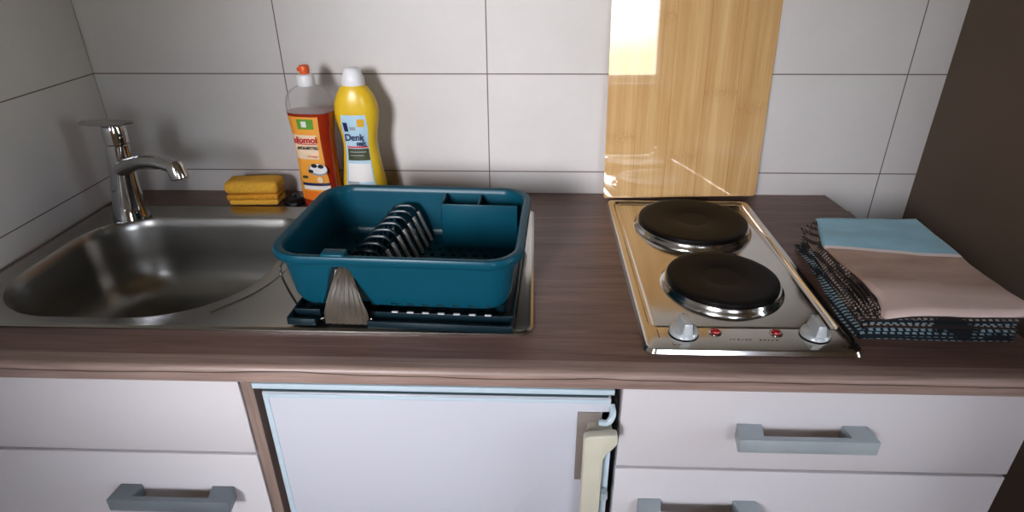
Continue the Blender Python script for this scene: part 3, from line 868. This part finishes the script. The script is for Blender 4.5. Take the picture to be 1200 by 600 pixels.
# ------------------------------------------------------------------ towels
def smoothstep(t): t = max(0, min(1, t)); return t*t*(3-2*t)
def sheet(outline_fn, ztop_fn, th, nu=36, nv=44, bulge=.006):
    """folded layer: outline_fn(v)->(xl,xr,y); soft rounded edges"""
    bm = bmesh.new(); top = []; bot = []
    for j in range(nv+1):
        v = j/nv; xl, xr, y = outline_fn(v); rt = []; rb = []
        for i in range(nu+1):
            u = i/nu; x = xl+(xr-xl)*u
            ed = min(u*(xr-xl), (1-u)*(xr-xl), v*.30, (1-v)*.30)
            k = 1-(1-min(1, ed/bulge))**2
            k = math.sqrt(max(0, k))
            z1 = ztop_fn(x, y); zm = z1-th/2
            rt.append(bm.verts.new((x, y, zm+th/2*k))); rb.append(bm.verts.new((x, y, zm-th/2*k)))
        top.append(rt); bot.append(rb)
    for j in range(nv):
        for i in range(nu):
            bm.faces.new((top[j][i], top[j][i+1], top[j+1][i+1], top[j+1][i]))
            bm.faces.new((bot[j][i], bot[j+1][i], bot[j+1][i+1], bot[j][i+1]))
    bmesh.ops.remove_doubles(bm, verts=bm.verts, dist=1e-5)
    # close rims that did not meet exactly
    return bm
def left_edge(v, k):
    """v=0 back .. 1 front; k=0 top layer .. 1 bottom layer"""
    topx = [.010, -.008, -.022, -.020, -.010, -.010, -.026]
    botx = [-.012, -.016, -.022, -.030, -.034, -.036, -.034]
    def s(a):
        t = v*6; i = min(5, int(t)); f = t-i; return a[i]*(1-f)+a[i+1]*f
    return s(topx)*(1-k)+s(botx)*k
tw = thing('folded_towel', 'folded blue and beige striped towel lying topmost on checked tea towel', 'towel', (.05, -.39, H), 0)
TX, TY = -.05, .39
def tz(x, y):
    wv = noise.noise(Vector((x*9, y*14, 1.3)))*.0035+noise.noise(Vector((x*22, y*30, 4)))*.0012
    slope = .004*math.sin((y+.24)*11)
    return .0550+wv+slope-.006*smoothstep((.04-x)/.08)*smoothstep((-.40-y)/.1)
def topo(v):
    y = -.236-.300*v
    return left_edge(v, 0)+TX+.004*math.sin(v*9), .176+TX+.003*math.sin(v*7), y+TY
link_mesh('top_layer', sheet(topo, lambda x, y: tz(x-TX, y-TY), .0105), M['towel'], tw, 60)
def mid(v):
    y = -.240-.290*v
    return left_edge(v, .2)-.003+TX, .172+TX, y+TY
link_mesh('lower_layer', sheet(mid, lambda x, y: tz(x-TX, y-TY)-.0085, .008), M['check2'], tw, 60)
tw2 = thing('folded_tea_towel', 'dark checked tea towel folded in layers underneath the blue and beige towel', 'towel', (.05, -.39, H+.0005), 0)
NL = 6
for k in range(NL):
    f = (k+1)/NL
    def ol(v, f=f, k=k):
        y = -.240-.272*v-.010*f*v
        return left_edge(v, .25+.75*f)-.002+TX+.0035*math.sin(v*8+k*2.1), .170+TX-.004*f, y+TY
    zt_ = lambda x, y, k=k: .0320-(k*.0053)+noise.noise(Vector((x*14, y*18, k*3.1)))*.0012
    link_mesh('fold', sheet(ol, zt_, .0064 if k < NL-1 else .0042, nu=24, nv=36, bulge=.004), M['check' if k % 2 else 'check2'] if k < 3 else M['check'], tw2, 60)
# looped edges of its folds, curling at the front left corner
for k in range(6):
    bm = bmesh.new(); pts = []
    for i in range(11):
        v = i/10*.86
        pts.append((left_edge(v, .14*k)-.0025-.0012*k+TX, -.246-.292*v+TY, .0500-.0026*k+.0015*math.sin(v*5)))
    x_, y_, z_ = pts[-1]
    pts += [(x_-.001, y_-.014, z_-.002), (x_-.004-.001*k, y_-.026, z_-.008), (x_-.011, y_-.030, z_-.017+.0015*k), (x_-.015, y_-.022, z_-.020+.002*k)]
    pts = [(p[0], p[1], max(.0385, p[2])) for p in pts] if k < 5 else pts[:11]
    tube(bm, spline(pts, 4), .0017, 6)
    link_mesh('fold_edge', bm, M['check2'], tw)

# ------------------------------------------------------------------ camera
yaw, pitch, roll, f = .0390, .4793, -.0064, 721.7
cy_, sy_ = math.cos(yaw), math.sin(yaw); cp_, sp_ = math.cos(pitch), math.sin(pitch)
fw = Vector((-sy_*cp_, cy_*cp_, -sp_)); rt = Vector((cy_, sy_, 0)); up = rt.cross(fw)
r2 = rt*math.cos(roll)+up*math.sin(roll); u2 = -rt*math.sin(roll)+up*math.cos(roll)
cam = bpy.data.cameras.new('camera'); cam.sensor_width = 36; cam.lens = f/1200*36; cam.clip_start = .02
co = bpy.data.objects.new('camera', cam); COL.objects.link(co)
mtx = Matrix((r2, u2, -fw)).transposed().to_4x4(); mtx.translation = Vector((-.467, -1.2093, .4788+H))
co.matrix_world = mtx
bpy.context.scene.camera = co

# ------------------------------------------------------------------ daylight
wd = bpy.data.worlds.new('daylight'); bpy.context.scene.world = wd; wd.use_nodes = True
nt = wd.node_tree; nt.nodes.clear(); g = G(nt)
out = g.n('ShaderNodeOutputWorld'); bg = g.n('ShaderNodeBackground')
nt.links.new(bg.outputs[0], out.inputs[0])
x, y, z, v = g.xyz('Generated')
nn = g.noise(v, 9, 5, .6)
el = g.math('ADD', g.math('MULTIPLY_ADD', z, .5, .5), g.math('MULTIPLY', g.math('SUBTRACT', nn, .5), .03))
sky = g.ramp(el, [(0.0, srgb(135, 135, 130)), (.47, srgb(140, 142, 132)), (.495, srgb(160, 172, 140)), (.525, srgb(200, 212, 212)), (.57, srgb(228, 236, 252)), (1, srgb(206, 224, 255))])
g.put(bg.inputs[0], sky); bg.inputs[1].default_value = 15.0

L = bpy.data.lights.new('bright left window light', 'AREA'); L.shape = 'RECTANGLE'; L.size = .78; L.size_y = .8
L.energy = 4.9; L.color = (.97, .965, 1); L.spread = math.radians(33)
o = bpy.data.objects.new('bright left window light', L); COL.objects.link(o)
o.location = (-1.5, RY+.02, 1.85)
o.rotation_euler = (Vector((-.54, 0, .98))-o.location).to_track_quat('-Z', 'Y').to_euler()
L = bpy.data.lights.new('right window light', 'AREA'); L.shape = 'RECTANGLE'; L.size = .5; L.size_y = .8
L.energy = 2.6; L.color = (.86, .93, 1)
o = bpy.data.objects.new('right window light', L); COL.objects.link(o)
o.location = (RX1-.02, -1.25, 1.2)
o.rotation_euler = (Vector((-.4, -.6, .8))-o.location).to_track_quat('-Z', 'Y').to_euler()

sc = bpy.context.scene
sc.view_settings.view_transform = 'Standard'
sc.view_settings.look = 'None'
sc.view_settings.exposure = 0.12
sc.view_settings.gamma = 0.92
sc.cycles.max_bounces = 10; sc.cycles.diffuse_bounces = 5; sc.cycles.glossy_bounces = 5
sc.cycles.transmission_bounces = 8; sc.cycles.caustics_reflective = False; sc.cycles.caustics_refractive = False
sc.cycles.use_denoising = True
sc.cycles.sample_clamp_indirect = 12
